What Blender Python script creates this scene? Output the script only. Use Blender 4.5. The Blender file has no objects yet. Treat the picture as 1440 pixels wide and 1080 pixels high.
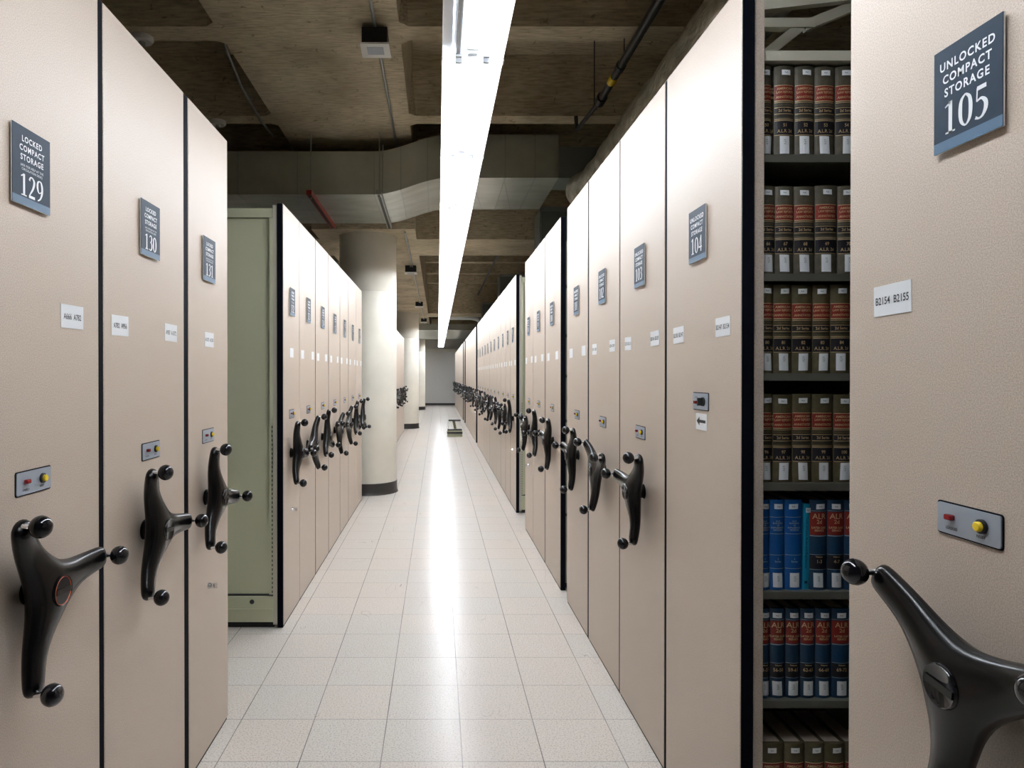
import bpy, math, random
from mathutils import Vector, Matrix
random.seed(7)
C = bpy.context.scene
COL = C.collection
PI = math.pi
H = 1.442                     # camera height
# ------------------------------------------------------------------ camera, world, exposure
cam_d = bpy.data.cameras.new('camera'); cam = bpy.data.objects.new('camera', cam_d); COL.objects.link(cam)
cam.location = (0, 0, H); cam.rotation_euler = (math.radians(90 - 0.3), 0, 0)
cam_d.sensor_width = 36; cam_d.lens = 930 / 1440 * 36
cam_d.shift_x = 104.5 / 1440; cam_d.shift_y = (-11.5 + 930 * math.tan(math.radians(0.3))) / 1440
cam_d.clip_start = 0.02; cam_d.clip_end = 100
C.camera = cam
w = bpy.data.worlds.new('world'); C.world = w; w.use_nodes = True
w.node_tree.nodes['Background'].inputs[0].default_value = (0.5, 0.55, 0.6, 1)
w.node_tree.nodes['Background'].inputs[1].default_value = 0.0
C.view_settings.view_transform = 'Standard'; C.view_settings.look = 'None'
C.view_settings.exposure = 0.88; C.view_settings.gamma = 1.0
try: C.view_settings.use_curve_mapping = False
except Exception: pass
C.cycles.max_bounces = 10; C.cycles.diffuse_bounces = 7; C.cycles.glossy_bounces = 4
TUBE = 30.0                   # emission of the fluorescent tubes

# ------------------------------------------------------------------ materials
def mat(name, col, rough=0.5, metal=0.0, emit=None, es=0.0, spec=0.5):
    m = bpy.data.materials.new(name); m.use_nodes = True
    b = m.node_tree.nodes['Principled BSDF']
    b.inputs['Base Color'].default_value = (*col, 1); b.inputs['Roughness'].default_value = rough
    b.inputs['Metallic'].default_value = metal; b.inputs['Specular IOR Level'].default_value = spec
    if emit:
        b.inputs['Emission Color'].default_value = (*emit, 1); b.inputs['Emission Strength'].default_value = es
    return m
def nodes(m): return m.node_tree.nodes, m.node_tree.links, m.node_tree.nodes['Principled BSDF']
def noise_col(m, c1, c2, scale=50, detail=3, lo=0.35, hi=0.65, stretch=(1, 1, 1), bump=0.0, rough=None):
    n, l, b = nodes(m)
    tc = n.new('ShaderNodeTexCoord'); mp = n.new('ShaderNodeMapping'); mp.inputs['Scale'].default_value = stretch
    nz = n.new('ShaderNodeTexNoise'); nz.inputs['Scale'].default_value = scale; nz.inputs['Detail'].default_value = detail
    r = n.new('ShaderNodeValToRGB'); r.color_ramp.elements[0].position = lo; r.color_ramp.elements[1].position = hi
    r.color_ramp.elements[0].color = (*c1, 1); r.color_ramp.elements[1].color = (*c2, 1)
    l.new(tc.outputs['Object'], mp.inputs[0]); l.new(mp.outputs[0], nz.inputs['Vector']); l.new(nz.outputs['Fac'], r.inputs[0])
    l.new(r.outputs[0], b.inputs['Base Color'])
    if bump:
        bp = n.new('ShaderNodeBump'); bp.inputs['Strength'].default_value = bump; bp.inputs['Distance'].default_value = 0.03
        l.new(nz.outputs['Fac'], bp.inputs['Height']); l.new(bp.outputs[0], b.inputs['Normal'])
    return m
def laminate():
    m = mat('beige_laminate', (.5, .44, .38), .42, spec=.45)
    n, l, b = nodes(m)
    tc = n.new('ShaderNodeTexCoord')
    a = n.new('ShaderNodeTexNoise'); a.inputs['Scale'].default_value = 420; a.inputs['Detail'].default_value = 2
    r = n.new('ShaderNodeValToRGB'); e = r.color_ramp.elements
    e[0].position = .36; e[0].color = (.435, .358, .288, 1); e[1].position = .64; e[1].color = (.59, .497, .418, 1)
    l.new(tc.outputs['Object'], a.inputs['Vector']); l.new(a.outputs['Fac'], r.inputs[0])
    # sparse pale scuffs
    mp = n.new('ShaderNodeMapping'); mp.inputs['Scale'].default_value = (5, 5, 2.2); mp.inputs['Rotation'].default_value = (.5, .4, .2)
    s = n.new('ShaderNodeTexNoise'); s.inputs['Scale'].default_value = 3.1; s.inputs['Detail'].default_value = 6; s.inputs['Distortion'].default_value = 1.5
    l.new(tc.outputs['Object'], mp.inputs[0]); l.new(mp.outputs[0], s.inputs['Vector'])
    q = n.new('ShaderNodeValToRGB'); q.color_ramp.elements[0].position = .86; q.color_ramp.elements[1].position = .88
    l.new(s.outputs['Fac'], q.inputs[0])
    mx = n.new('ShaderNodeMixRGB'); mx.inputs['Color2'].default_value = (.62, .58, .54, 1)
    mm = n.new('ShaderNodeMath'); mm.operation = 'MULTIPLY'; mm.inputs[1].default_value = .5
    l.new(q.outputs[0], mm.inputs[0]); l.new(mm.outputs[0], mx.inputs['Fac']); l.new(r.outputs[0], mx.inputs['Color1'])
    l.new(mx.outputs[0], b.inputs['Base Color'])
    bp = n.new('ShaderNodeBump'); bp.inputs['Strength'].default_value = .06; bp.inputs['Distance'].default_value = .002
    l.new(a.outputs['Fac'], bp.inputs['Height']); l.new(bp.outputs[0], b.inputs['Normal'])
    return m
def floor_mat():
    m = mat('vinyl_tiles', (.6, .57, .53), .24, spec=.13)
    n, l, b = nodes(m)
    tc = n.new('ShaderNodeTexCoord'); sp = n.new('ShaderNodeSeparateXYZ'); l.new(tc.outputs['Object'], sp.inputs[0])
    def M(op, a, bb=None, **k):
        x = n.new('ShaderNodeMath'); x.operation = op
        for i, v in enumerate((a, bb)):
            if v is None: continue
            if isinstance(v, (int, float)): x.inputs[i].default_value = v
            else: l.new(v, x.inputs[i])
        return x.outputs[0]
    T = .3048
    u = M('DIVIDE', M('SUBTRACT', sp.outputs[0], .0923 - 30 * T), T); v = M('DIVIDE', M('SUBTRACT', sp.outputs[1], 2.465 - 30 * T), T)
    du = M('ABSOLUTE', M('SUBTRACT', M('FRACT', u), .5)); dv = M('ABSOLUTE', M('SUBTRACT', M('FRACT', v), .5))
    wn1 = n.new('ShaderNodeTexWhiteNoise'); wn1.noise_dimensions = '2D'
    cx = n.new('ShaderNodeCombineXYZ'); l.new(M('FLOOR', u), cx.inputs[0]); l.new(M('FLOOR', v), cx.inputs[1]); l.new(cx.outputs[0], wn1.inputs['Vector'])
    # seams
    seam_u = M('GREATER_THAN', du, .5 - .0062); seam_v = M('MULTIPLY', M('GREATER_THAN', dv, .5 - .0056), .75)
    seam = M('MAXIMUM', seam_u, seam_v)
    nz0 = n.new('ShaderNodeTexNoise'); nz0.inputs['Scale'].default_value = 2.3; nz0.inputs['Detail'].default_value = 2
    l.new(tc.outputs['Object'], nz0.inputs['Vector'])
    seam = M('MULTIPLY', seam, M('ADD', M('MULTIPLY', nz0.outputs['Fac'], 1.0), .28))
    f = n.new('ShaderNodeTexNoise'); f.inputs['Scale'].default_value = 150; f.inputs['Detail'].default_value = 3
    l.new(tc.outputs['Object'], f.inputs['Vector'])
    r = n.new('ShaderNodeValToRGB'); e = r.color_ramp.elements
    e[0].position = .33; e[0].color = (.46, .425, .385, 1); e[1].position = .52; e[1].color = (.67, .63, .58, 1)
    l.new(f.outputs['Fac'], r.inputs[0])
    hs = n.new('ShaderNodeHueSaturation'); l.new(r.outputs[0], hs.inputs['Color'])
    l.new(M('ADD', M('MULTIPLY', wn1.outputs['Value'], .05), .975), hs.inputs['Value'])
    # tile warmth
    wm = n.new('ShaderNodeMixRGB'); wm.blend_type = 'MULTIPLY'; wm.inputs['Color2'].default_value = (1.0, .975, .965, 1)
    l.new(M('GREATER_THAN', wn1.outputs['Value'], .6), wm.inputs['Fac']); l.new(hs.outputs[0], wm.inputs['Color1'])
    # scuffs: thin dark arcs
    mp = n.new('ShaderNodeMapping'); mp.inputs['Scale'].default_value = (3.5, .9, 1); mp.inputs['Rotation'].default_value = (0, 0, .5)
    s = n.new('ShaderNodeTexNoise'); s.inputs['Scale'].default_value = 2.2; s.inputs['Detail'].default_value = 1; s.inputs['Distortion'].default_value = .8
    l.new(tc.outputs['Object'], mp.inputs[0]); l.new(mp.outputs[0], s.inputs['Vector'])
    line = M('LESS_THAN', M('ABSOLUTE', M('SUBTRACT', s.outputs['Fac'], .60)), .0026)
    s2 = n.new('ShaderNodeTexNoise'); s2.inputs['Scale'].default_value = 3; l.new(tc.outputs['Object'], s2.inputs['Vector'])
    mask = n.new('ShaderNodeMapRange'); mask.inputs['From Min'].default_value = .53; mask.inputs['From Max'].default_value = .62; mask.inputs['To Max'].default_value = .5
    l.new(s2.outputs['Fac'], mask.inputs['Value']); line = M('MULTIPLY', line, mask.outputs[0])
    dk = n.new('ShaderNodeMixRGB'); dk.inputs['Color2'].default_value = (.14, .13, .12, 1)
    l.new(M('MAXIMUM', seam, line), dk.inputs['Fac']); l.new(wm.outputs[0], dk.inputs['Color1']); l.new(dk.outputs[0], b.inputs['Base Color'])
    bn = n.new('ShaderNodeTexNoise'); bn.inputs['Scale'].default_value = 9; bn.inputs['Detail'].default_value = 3
    l.new(tc.outputs['Object'], bn.inputs['Vector'])
    bp = n.new('ShaderNodeBump'); bp.inputs['Strength'].default_value = .018; bp.inputs['Distance'].default_value = .01
    hgt = M('SUBTRACT', bn.outputs['Fac'], M('MULTIPLY', seam, .3))
    l.new(hgt, bp.inputs['Height']); l.new(bp.outputs[0], b.inputs['Normal'])
    return m
def concrete():
    m = mat('board_marked_concrete', (.3, .26, .2), .85)
    n, l, b = nodes(m)
    tc = n.new('ShaderNodeTexCoord')
    def nz(scale, stretch, det=5, dist=0):
        mp = n.new('ShaderNodeMapping'); mp.inputs['Scale'].default_value = stretch
        x = n.new('ShaderNodeTexNoise'); x.inputs['Scale'].default_value = scale; x.inputs['Detail'].default_value = det; x.inputs['Distortion'].default_value = dist
        l.new(tc.outputs['Object'], mp.inputs[0]); l.new(mp.outputs[0], x.inputs['Vector']); return x
    a = nz(1.6, (1, 1, 1)); g = nz(9, (1, 7, 7), 6); p = nz(14, (1, 1, 1), 3, 1)
    r = n.new('ShaderNodeValToRGB'); e = r.color_ramp.elements
    e[0].position = .30; e[0].color = (.37, .31, .205, 1); e[1].position = .70; e[1].color = (.62, .54, .385, 1)
    l.new(a.outputs['Fac'], r.inputs[0])
    r2 = n.new('ShaderNodeValToRGB'); e = r2.color_ramp.elements
    e[0].position = .30; e[0].color = (.62, .60, .56, 1); e[1].position = .62; e[1].color = (1.15, 1.15, 1.15, 1)
    l.new(g.outputs['Fac'], r2.inputs[0])
    m1 = n.new('ShaderNodeMixRGB'); m1.blend_type = 'MULTIPLY'; m1.inputs['Fac'].default_value = .85
    l.new(r.outputs[0], m1.inputs['Color1']); l.new(r2.outputs[0], m1.inputs['Color2'])
    r3 = n.new('ShaderNodeValToRGB'); e = r3.color_ramp.elements
    e[0].position = .27; e[0].color = (.35, .33, .3, 1); e[1].position = .36; e[1].color = (1, 1, 1, 1)
    l.new(p.outputs['Fac'], r3.inputs[0])
    m2 = n.new('ShaderNodeMixRGB'); m2.blend_type = 'MULTIPLY'; m2.inputs['Fac'].default_value = .8
    l.new(m1.outputs[0], m2.inputs['Color1']); l.new(r3.outputs[0], m2.inputs['Color2'])
    l.new(m2.outputs[0], b.inputs['Base Color'])
    bp = n.new('ShaderNodeBump'); bp.inputs['Strength'].default_value = .4; bp.inputs['Distance'].default_value = .01
    l.new(g.outputs['Fac'], bp.inputs['Height']); l.new(bp.outputs[0], b.inputs['Normal'])
    return m
LAM = laminate(); FLOOR = floor_mat(); CONC = concrete()
BLACK = mat('black_rubber', (.003, .004, .008), .7, spec=.08)
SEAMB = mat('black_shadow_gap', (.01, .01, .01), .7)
HANDLE = mat('black_handle_plastic', (.0025, .0025, .003), .25, spec=.3)
KNOB = mat('black_knob_gloss', (.006, .006, .008), .10)
CHROME = mat('chrome', (.75, .75, .77), .2, 1)
STEEL = mat('painted_steel_beige', (.50, .475, .385), .45)
OLIVE = mat('olive_painted_steel', (.53, .54, .38), .42)
SHELFG = mat('grey_shelf_steel', (.09, .088, .072), .5)
DARKIN = mat('dark_steel', (.03, .03, .028), .6)
SIGN = noise_col(mat('sign_navy', (.04, .08, .14), .5, spec=.2), (.010, .026, .048), (.013, .031, .056), 30)
SIGN2 = mat('sign_light_blue', (.065, .135, .22), .4)
WHITE = mat('white_print', (.82, .84, .86), .5)
PAPER = mat('white_paper', (.78, .80, .82), .6)
INK = mat('black_ink', (.02, .02, .025), .6)
PLATE = mat('silver_plate', (.34, .38, .44), .4, .1)
RED = mat('red_lamp', (.22, .01, .012), .25)
YEL = mat('yellow_button', (.85, .62, .03), .25)
ORANGE = mat('orange_ring', (.6, .1, .03), .4)
WENAM = mat('white_enamel', (.88, .90, .92), .35)
TUBEM = mat('lit_tube', (.9, .9, .9), .3, 0, (.90, .945, 1.0), TUBE)
TUBEOFF = mat('unlit_tube', (.45, .50, .56), .25)
SOCK = mat('grey_lampholder', (.25, .26, .27), .5)
GALV = noise_col(mat('galvanised_sheet', (.4, .42, .4), .36, .6), (.44, .46, .40), (.62, .64, .58), 2.2, 5, .3, .7, (1, 3, 1))
GALV2 = mat('galvanised_pipe', (.42, .44, .43), .35, .7)
FOIL = noise_col(mat('foil_insulation', (.5, .48, .42), .28, .6), (.34, .32, .26), (.80, .78, .70), 13, 6, .3, .7, (1, .5, 1), bump=1.0)
DUCTG = mat('grey_green_duct', (.22, .245, .225), .5, .2)
PAINTC = noise_col(mat('cream_column_paint', (.70, .67, .58), .5), (.66, .63, .545), (.72, .69, .60), 3)
PIPEB = mat('black_pipe', (.02, .02, .022), .35)
GREYW = mat('grey_wall_paint', (.62, .61, .58), .6)
CREAM = mat('cream_paint', (.62, .60, .52), .5)
BASEB = mat('black_cove_base', (.025, .022, .02), .4)
REDP = mat('red_painted_strut', (.30, .03, .02), .45)
WPLAST = mat('white_plastic', (.75, .75, .72), .4)
BLKBOX = mat('black_box', (.01, .01, .01), .5)
KHAKI = mat('khaki_step_enamel', (.36, .36, .24), .4)
# book cloths
BROWN = noise_col(mat('brown_buckram', (.1, .085, .05), .5), (.060, .052, .033), (.088, .076, .050), 60)
BROWN2 = noise_col(mat('olive_brown_buckram', (.1, .08, .03), .5), (.062, .050, .022), (.085, .070, .032), 60)
NAVY = mat('dark_blue_buckram', (.006, .034, .075), .4)
BLUE = mat('bright_blue_buckram', (.006, .085, .30), .35)
CYAN = mat('cyan_cover', (.012, .24, .40), .35)
LRED = mat('red_label_leather', (.20, .016, .009), .4)
LBLK = mat('black_label_leather', (.008, .008, .012), .35)
GOLD = mat('gold_stamping', (.55, .40, .22), .4, .3)
SILV = mat('silver_stamping', (.30, .36, .42), .4, .2)
PAGES = mat('page_edges', (.62, .53, .43), .8)

# ------------------------------------------------------------------ mesh helpers
class MB:
    def __init__(s): s.v = []; s.f = []; s.m = []; s.mats = []
    def mi(s, m):
        if m not in s.mats: s.mats.append(m)
        return s.mats.index(m)
    def add(s, vs, fs, m):
        o = len(s.v); k = s.mi(m); s.v += [Vector(p) for p in vs]
        for f in fs: s.f.append([o + i for i in f]); s.m.append(k)
    def box(s, x0, x1, y0, y1, z0, z1, m, M=None):
        vs = [Vector((x, y, z)) for z in (z0, z1) for y in (y0, y1) for x in (x0, x1)]
        if M is not None: vs = [M @ p for p in vs]
        s.add(vs, [(0, 2, 3, 1), (4, 5, 7, 6), (0, 1, 5, 4), (2, 6, 7, 3), (0, 4, 6, 2), (1, 3, 7, 5)], m); return s
    def poly(s, pts, m): s.add(pts, [list(range(len(pts)))], m); return s
    def prism(s, prof, a0, a1, axis, m, caps=True):
        # prof: list of (p,q); axis 'x': (a,p,q) 'y': (p,a,q) 'z': (p,q,a)
        f = {'x': lambda p, q, a: (a, p, q), 'y': lambda p, q, a: (p, a, q), 'z': lambda p, q, a: (p, q, a)}[axis]
        n = len(prof); vs = [f(p, q, a0) for p, q in prof] + [f(p, q, a1) for p, q in prof]
        fs = [(i, (i + 1) % n, n + (i + 1) % n, n + i) for i in range(n)]
        if caps: fs += [list(range(n))[::-1], list(range(n, 2 * n))]
        s.add(vs, fs, m); return s
    def tube(s, pts, r, m, seg=12, caps=True):
        pts = [Vector(p) for p in pts]; n = len(pts); rr = r if isinstance(r, (list, tuple)) else [r] * n
        ring = []; up = None
        for i, p in enumerate(pts):
            d = (pts[min(i + 1, n - 1)] - pts[max(i - 1, 0)]).normalized()
            if up is None: up = Vector((0, 0, 1)) if abs(d.z) < .9 else Vector((1, 0, 0))
            a = d.cross(up).normalized(); b = a.cross(d).normalized(); up = b
            ring.append([p + (a * math.cos(t) + b * math.sin(t)) * rr[i] for t in [2 * PI * k / seg for k in range(seg)]])
        vs = [q for g in ring for q in g]; fs = []
        for i in range(n - 1):
            for k in range(seg):
                k2 = (k + 1) % seg; fs.append((i * seg + k, i * seg + k2, (i + 1) * seg + k2, (i + 1) * seg + k))
        if caps: fs += [list(range(seg))[::-1], [(n - 1) * seg + k for k in range(seg)]]
        s.add(vs, fs, m); return s
    def lathe(s, prof, c, m, seg=24, axis='z', caps=False):
        # prof (r, h) along axis
        c = Vector(c); vs = []; n = len(prof)
        for r, h in prof:
            for k in range(seg):
                t = 2 * PI * k / seg; a, b = r * math.cos(t), r * math.sin(t)
                vs.append(c + Vector({'z': (a, b, h), 'y': (a, h, b), 'x': (h, a, b)}[axis]))
        fs = [(i * seg + k, i * seg + (k + 1) % seg, (i + 1) * seg + (k + 1) % seg, (i + 1) * seg + k) for i in range(n - 1) for k in range(seg)]
        if caps: fs += [list(range(seg))[::-1], [(n - 1) * seg + k for k in range(seg)]]
        s.add(vs, fs, m); return s
    def ball(s, c, r, m, seg=20, rings=12, sq=(1, 1, 1)):
        c = Vector(c); vs = []; fs = []
        for i in range(rings + 1):
            a = PI * i / rings
            for k in range(seg):
                t = 2 * PI * k / seg
                vs.append(c + Vector((r * sq[0] * math.sin(a) * math.cos(t), r * sq[1] * math.sin(a) * math.sin(t), r * sq[2] * math.cos(a))))
        for i in range(rings):
            for k in range(seg): fs.append((i * seg + k, (i + 1) * seg + k, (i + 1) * seg + (k + 1) % seg, i * seg + (k + 1) % seg))
        s.add(vs, fs, m); return s
    def mesh(s, me, M, m):
        s.add([M @ v.co for v in me.vertices], [list(p.vertices) for p in me.polygons], m); return s
    def build(s, name, parent=None, smooth=False, world=True, fixn=True, bevel=0):
        me = bpy.data.meshes.new(name)
        inv = parent.matrix_basis.inverted() if (parent is not None and world) else Matrix()
        if parent is not None and world and parent.parent is not None: inv = (parent.parent.matrix_basis @ parent.matrix_basis).inverted()
        me.from_pydata([inv @ v for v in s.v], [], s.f)
        for mt in s.mats: me.materials.append(mt)
        for p, k in zip(me.polygons, s.m): p.material_index = k; p.use_smooth = smooth
        if fixn:
            import bmesh
            b = bmesh.new(); b.from_mesh(me)
            bmesh.ops.remove_doubles(b, verts=b.verts, dist=1e-6) if smooth else None
            bmesh.ops.recalc_face_normals(b, faces=b.faces); b.to_mesh(me); b.free()
        o = bpy.data.objects.new(name, me); COL.objects.link(o)
        if parent is not None: o.parent = parent
        if smooth:
            try: me.set_sharp_from_angle(angle=math.radians(40))
            except Exception: pass
        if bevel:
            md = o.modifiers.new('bevel', 'BEVEL'); md.width = bevel; md.segments = 2; md.limit_method = 'ANGLE'
        return o
def recenter(o, p):
    p = Vector(p); o.data.transform(Matrix.Translation(-p)); o.location = p; return o
def tag(o, label=None, cat=None, group=None, kind=None):
    if label: o['label'] = label
    if cat: o['category'] = cat
    if group: o['group'] = group
    if kind: o['kind'] = kind
    return o
def empty(name, loc=(0, 0, 0), rz=0):
    o = bpy.data.objects.new(name, None); COL.objects.link(o)
    o.matrix_basis = Matrix.Translation(loc) @ Matrix.Rotation(rz, 4, 'Z'); o.empty_display_size = .1; return o
def copy_part(src, parent):
    c = src.copy(); COL.objects.link(c); c.parent = parent; c.matrix_parent_inverse = Matrix()
    return c
def shared(mb, name, smooth=True):
    o = mb.build(name, None, smooth=smooth); me = o.data; bpy.data.objects.remove(o); return me
def child(name, me, parent, M=None):
    o = bpy.data.objects.new(name, me); COL.objects.link(o); o.parent = parent
    if M is not None: o.matrix_basis = M
    return o
TXT = {}
def text_mesh(body, size=1.0, bold=0.0, sx=1.0, ls=1.0, align='CENTER', sp=1.0):
    key = (body, size, bold, sx, ls, align, sp)
    if key in TXT: return TXT[key]
    cu = bpy.data.curves.new('text', 'FONT'); cu.body = body; cu.size = size; cu.align_x = align; cu.align_y = 'CENTER'
    cu.offset = bold; cu.space_line = ls; cu.space_character = sp; cu.resolution_u = 3
    ob = bpy.data.objects.new('text', cu); COL.objects.link(ob)
    dg = bpy.context.evaluated_depsgraph_get(); dg.update()
    me = bpy.data.meshes.new_from_object(ob.evaluated_get(dg)); me.transform(Matrix.Diagonal((sx, 1, 1, 1)))
    bpy.data.objects.remove(ob); bpy.data.curves.remove(cu); TXT[key] = me; return me
# serif numerals as variable-width strokes (unit height)
def cr(pts, n=8):
    out = []
    P = [pts[0]] + pts + [pts[-1]]
    for i in range(1, len(P) - 2):
        a, b, c, d = P[i - 1], P[i], P[i + 1], P[i + 2]
        for k in range(n):
            t = k / n
            out.append(tuple(.5 * ((2 * b[j]) + (-a[j] + c[j]) * t + (2 * a[j] - 5 * b[j] + 4 * c[j] - d[j]) * t * t + (-a[j] + 3 * b[j] - 3 * c[j] + d[j]) * t ** 3) for j in range(3)))
    out.append(tuple(pts[-1])); return out
T_, N_ = .15, .055
DIG = {
 '0': [('c', [(.28, .98, N_), (.12, .82, .12), (.08, .5, T_), (.12, .18, .12), (.28, .02, N_), (.44, .18, .12), (.48, .5, T_), (.44, .82, .12), (.28, .98, N_)])],
 '1': [('l', [(.28, .0, T_), (.28, 1.0, T_)]), ('l', [(.08, .025, N_), (.48, .025, N_)]), ('l', [(.06, .86, .05), (.28, .96, .08)])],
 '2': [('c', [(.08, .80, .12), (.16, .95, .08), (.30, .97, .07), (.43, .86, .13), (.44, .70, T_), (.34, .46, .12), (.18, .24, .08), (.07, .08, .06)]), ('l', [(.04, .06, .13), (.50, .06, .13)])],
 '3': [('c', [(.09, .86, .08), (.20, .97, .06), (.34, .95, .09), (.42, .80, .14), (.36, .62, .10), (.22, .54, .05)]), ('c', [(.22, .54, .05), (.38, .48, .10), (.45, .30, T_), (.38, .10, .11), (.22, .02, .06), (.07, .08, .10)])],
 '4': [('l', [(.38, .0, T_), (.38, 1.0, T_)]), ('l', [(.36, .98, N_), (.03, .30, N_)]), ('l', [(.02, .28, .09), (.52, .28, .09)])],
 '5': [('l', [(.12, .93, .13), (.46, .93, .13)]), ('l', [(.13, .95, .05), (.11, .55, .05)]), ('c', [(.11, .55, .05), (.28, .60, .08), (.43, .46, .14), (.44, .26, T_), (.34, .08, .10), (.20, .02, .06), (.06, .08, .10)])],
 '6': [('c', [(.44, .97, .05), (.24, .84, .09), (.11, .58, .14), (.09, .30, T_), (.16, .08, .11), (.28, .02, .05), (.42, .10, .11), (.46, .30, .14), (.40, .52, .10), (.28, .58, .05), (.14, .48, .05)])],
 '7': [('l', [(.06, .93, .13), (.50, .93, .13)]), ('c', [(.47, .90, .05), (.34, .55, .10), (.24, .28, .13), (.20, .0, .14)])],
 '8': [('c', [(.28, .97, .05), (.13, .86, .12), (.13, .70, .13), (.28, .54, .13), (.43, .36, .14), (.44, .16, .13), (.28, .02, .05), (.10, .14, .12), (.10, .32, .11), (.28, .52, .06), (.42, .70, .11), (.42, .86, .11), (.28, .97, .05)])],
 '9': [('c', [(.12, .03, .05), (.32, .16, .09), (.45, .42, .14), (.47, .70, T_), (.40, .92, .11), (.28, .98, .05), (.14, .90, .11), (.10, .70, .14), (.16, .48, .10), (.28, .42, .05), (.42, .52, .05)])],
}
def digits(s_, height, gap=.56):
    """list of (verts, faces) in the x-z plane, centred"""
    vs, fs = [], []; tot = gap * len(s_)
    for i, ch in enumerate(s_):
        ox = i * gap - tot / 2
        for kind, pts in DIG[ch]:
            q = cr(pts) if kind == 'c' else pts
            base = len(vs)
            for j, (x, z, wd) in enumerate(q):
                a = q[max(j - 1, 0)]; b = q[min(j + 1, len(q) - 1)]
                dx, dz = b[0] - a[0], b[1] - a[1]; L = math.hypot(dx, dz) or 1; nx, nz_ = -dz / L * wd / 2, dx / L * wd / 2
                vs += [((ox + x + nx) * height, (z - .5 + nz_) * height), ((ox + x - nx) * height, (z - .5 - nz_) * height)]
            for j in range(len(q) - 1): fs.append((base + 2 * j, base + 2 * j + 1, base + 2 * j + 3, base + 2 * j + 2))
    return vs, fs

# ------------------------------------------------------------------ the setting
XL, XR = -.882, .823           # faces of the two rows
YF, YN = 32.5, -6.0
mb = MB(); mb.box(-7, 7, YN, YF + .2, -.1, 0, FLOOR); tag(mb.build('floor'), kind='structure')
OBST = [(6.3, 7.8, 3.374), (21.9, 27.6, 2.968), (8.4, 9.6, 3.18), (18.37, 19.58, 3.18), (28.37, 29.53, 3.18)]
def ceiling():
    tag(MB().box(-7, 7, YN, YF + .2, 4.328, 4.45, CONC).build('ceiling'), kind='structure')
    Z1, Z2 = 3.792, 3.18; n = [1]
    def trim(mb):
        n[0] += 1; tag(mb.build('trim_%d' % n[0]), kind='structure')
    girders = [(8.43, 9.57), (18.4, 19.55), (28.4, 29.5)]
    k = -6
    while 4.555 + 1.53 * k < YF:
        y = 4.555 + 1.53 * k; k += 1
        if any(a - .3 < y < b + .3 for a, b in girders): continue
        OBST.append((y - .15, y + .15, Z1))
        for x0, x1, sx in ((-7, -1.49, -1), (-.26, 7, 1)):
            mb = MB(); mb.prism([(y - .095, Z1), (y + .095, Z1), (y + .13, 4.328), (y - .13, 4.328)], x0, x1, 'x', CONC)
            if y < 7.8:
                xe = x1 if sx < 0 else x0
                for sy in (-1, 1):
                    mb.prism([(xe, y + sy * .09), (xe + sx * .07, y + sy * .09), (xe, y + sy * .15)], Z1 + .001, 4.328, 'z', CONC)
            trim(mb)
    for a, b in girders:
        trim(MB().box(-7, -1.50, a, b, Z2, 4.328, CONC)); trim(MB().box(-.268, 7, a, b, Z2, 4.328, CONC))
    trim(MB().prism([(-1.495, Z1), (-.2585, Z1), (-.22, 4.328), (-1.53, 4.328)], YN, 7.85, 'y', CONC))
    trim(MB().box(-1.5, -.268, 7.85, YF, Z2, 4.328, CONC))
ceiling()
tag(MB().box(-7, 7, YF, YF + .2, 0, 4.34, GREYW).build('wall_far'), kind='structure')
tag(MB().box(-7.2, -7, YN, YF + .2, 0, 4.34, CREAM).build('wall_left'), kind='structure')
tag(MB().box(7, 7.2, YN, YF + .2, 0, 4.34, CREAM).build('wall_right'), kind='structure')
tag(MB().box(-7, 7, YN - .2, YN, 0, 4.34, CREAM).build('wall_rear'), kind='structure')
tag(MB().box(-3, 3, YF - .02, YF, 0, .10, BASEB).build('baseboard_far'), kind='structure')
tag(MB().box(-1.2, 1.2, YF - .12, YF, 2.60, 2.75, CREAM).box(-1.2, 1.2, YF - .14, YF - .1, 2.745, 2.78, CREAM).build('trim_1'), kind='structure')
COLLAB = ['nearest and largest round cream column with a black base', 'round cream column standing midway down the aisle on the left', 'farthest cream column, close to the grey end wall']
for (cx, cy), lab in zip([(-.872, 8.294), (-.877, 18.29), (-.885, 28.2)], COLLAB):
    r_ = empty('column', (cx, cy, 0)); tag(r_, lab, 'column', 'round columns along the aisle')
    MB().lathe([(.355, .0), (.355, 2.46), (.352, 2.465), (.355, 2.47), (.355, 3.18)], (cx, cy, 0), PAINTC, 64).build('shaft', r_, smooth=True)
    MB().lathe([(.356, .0), (.376, .0), (.372, .012), (.3635, .03), (.3625, .135), (.356, .14)], (cx, cy, 0), BASEB, 64).build('cove_base', r_, smooth=True)

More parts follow.
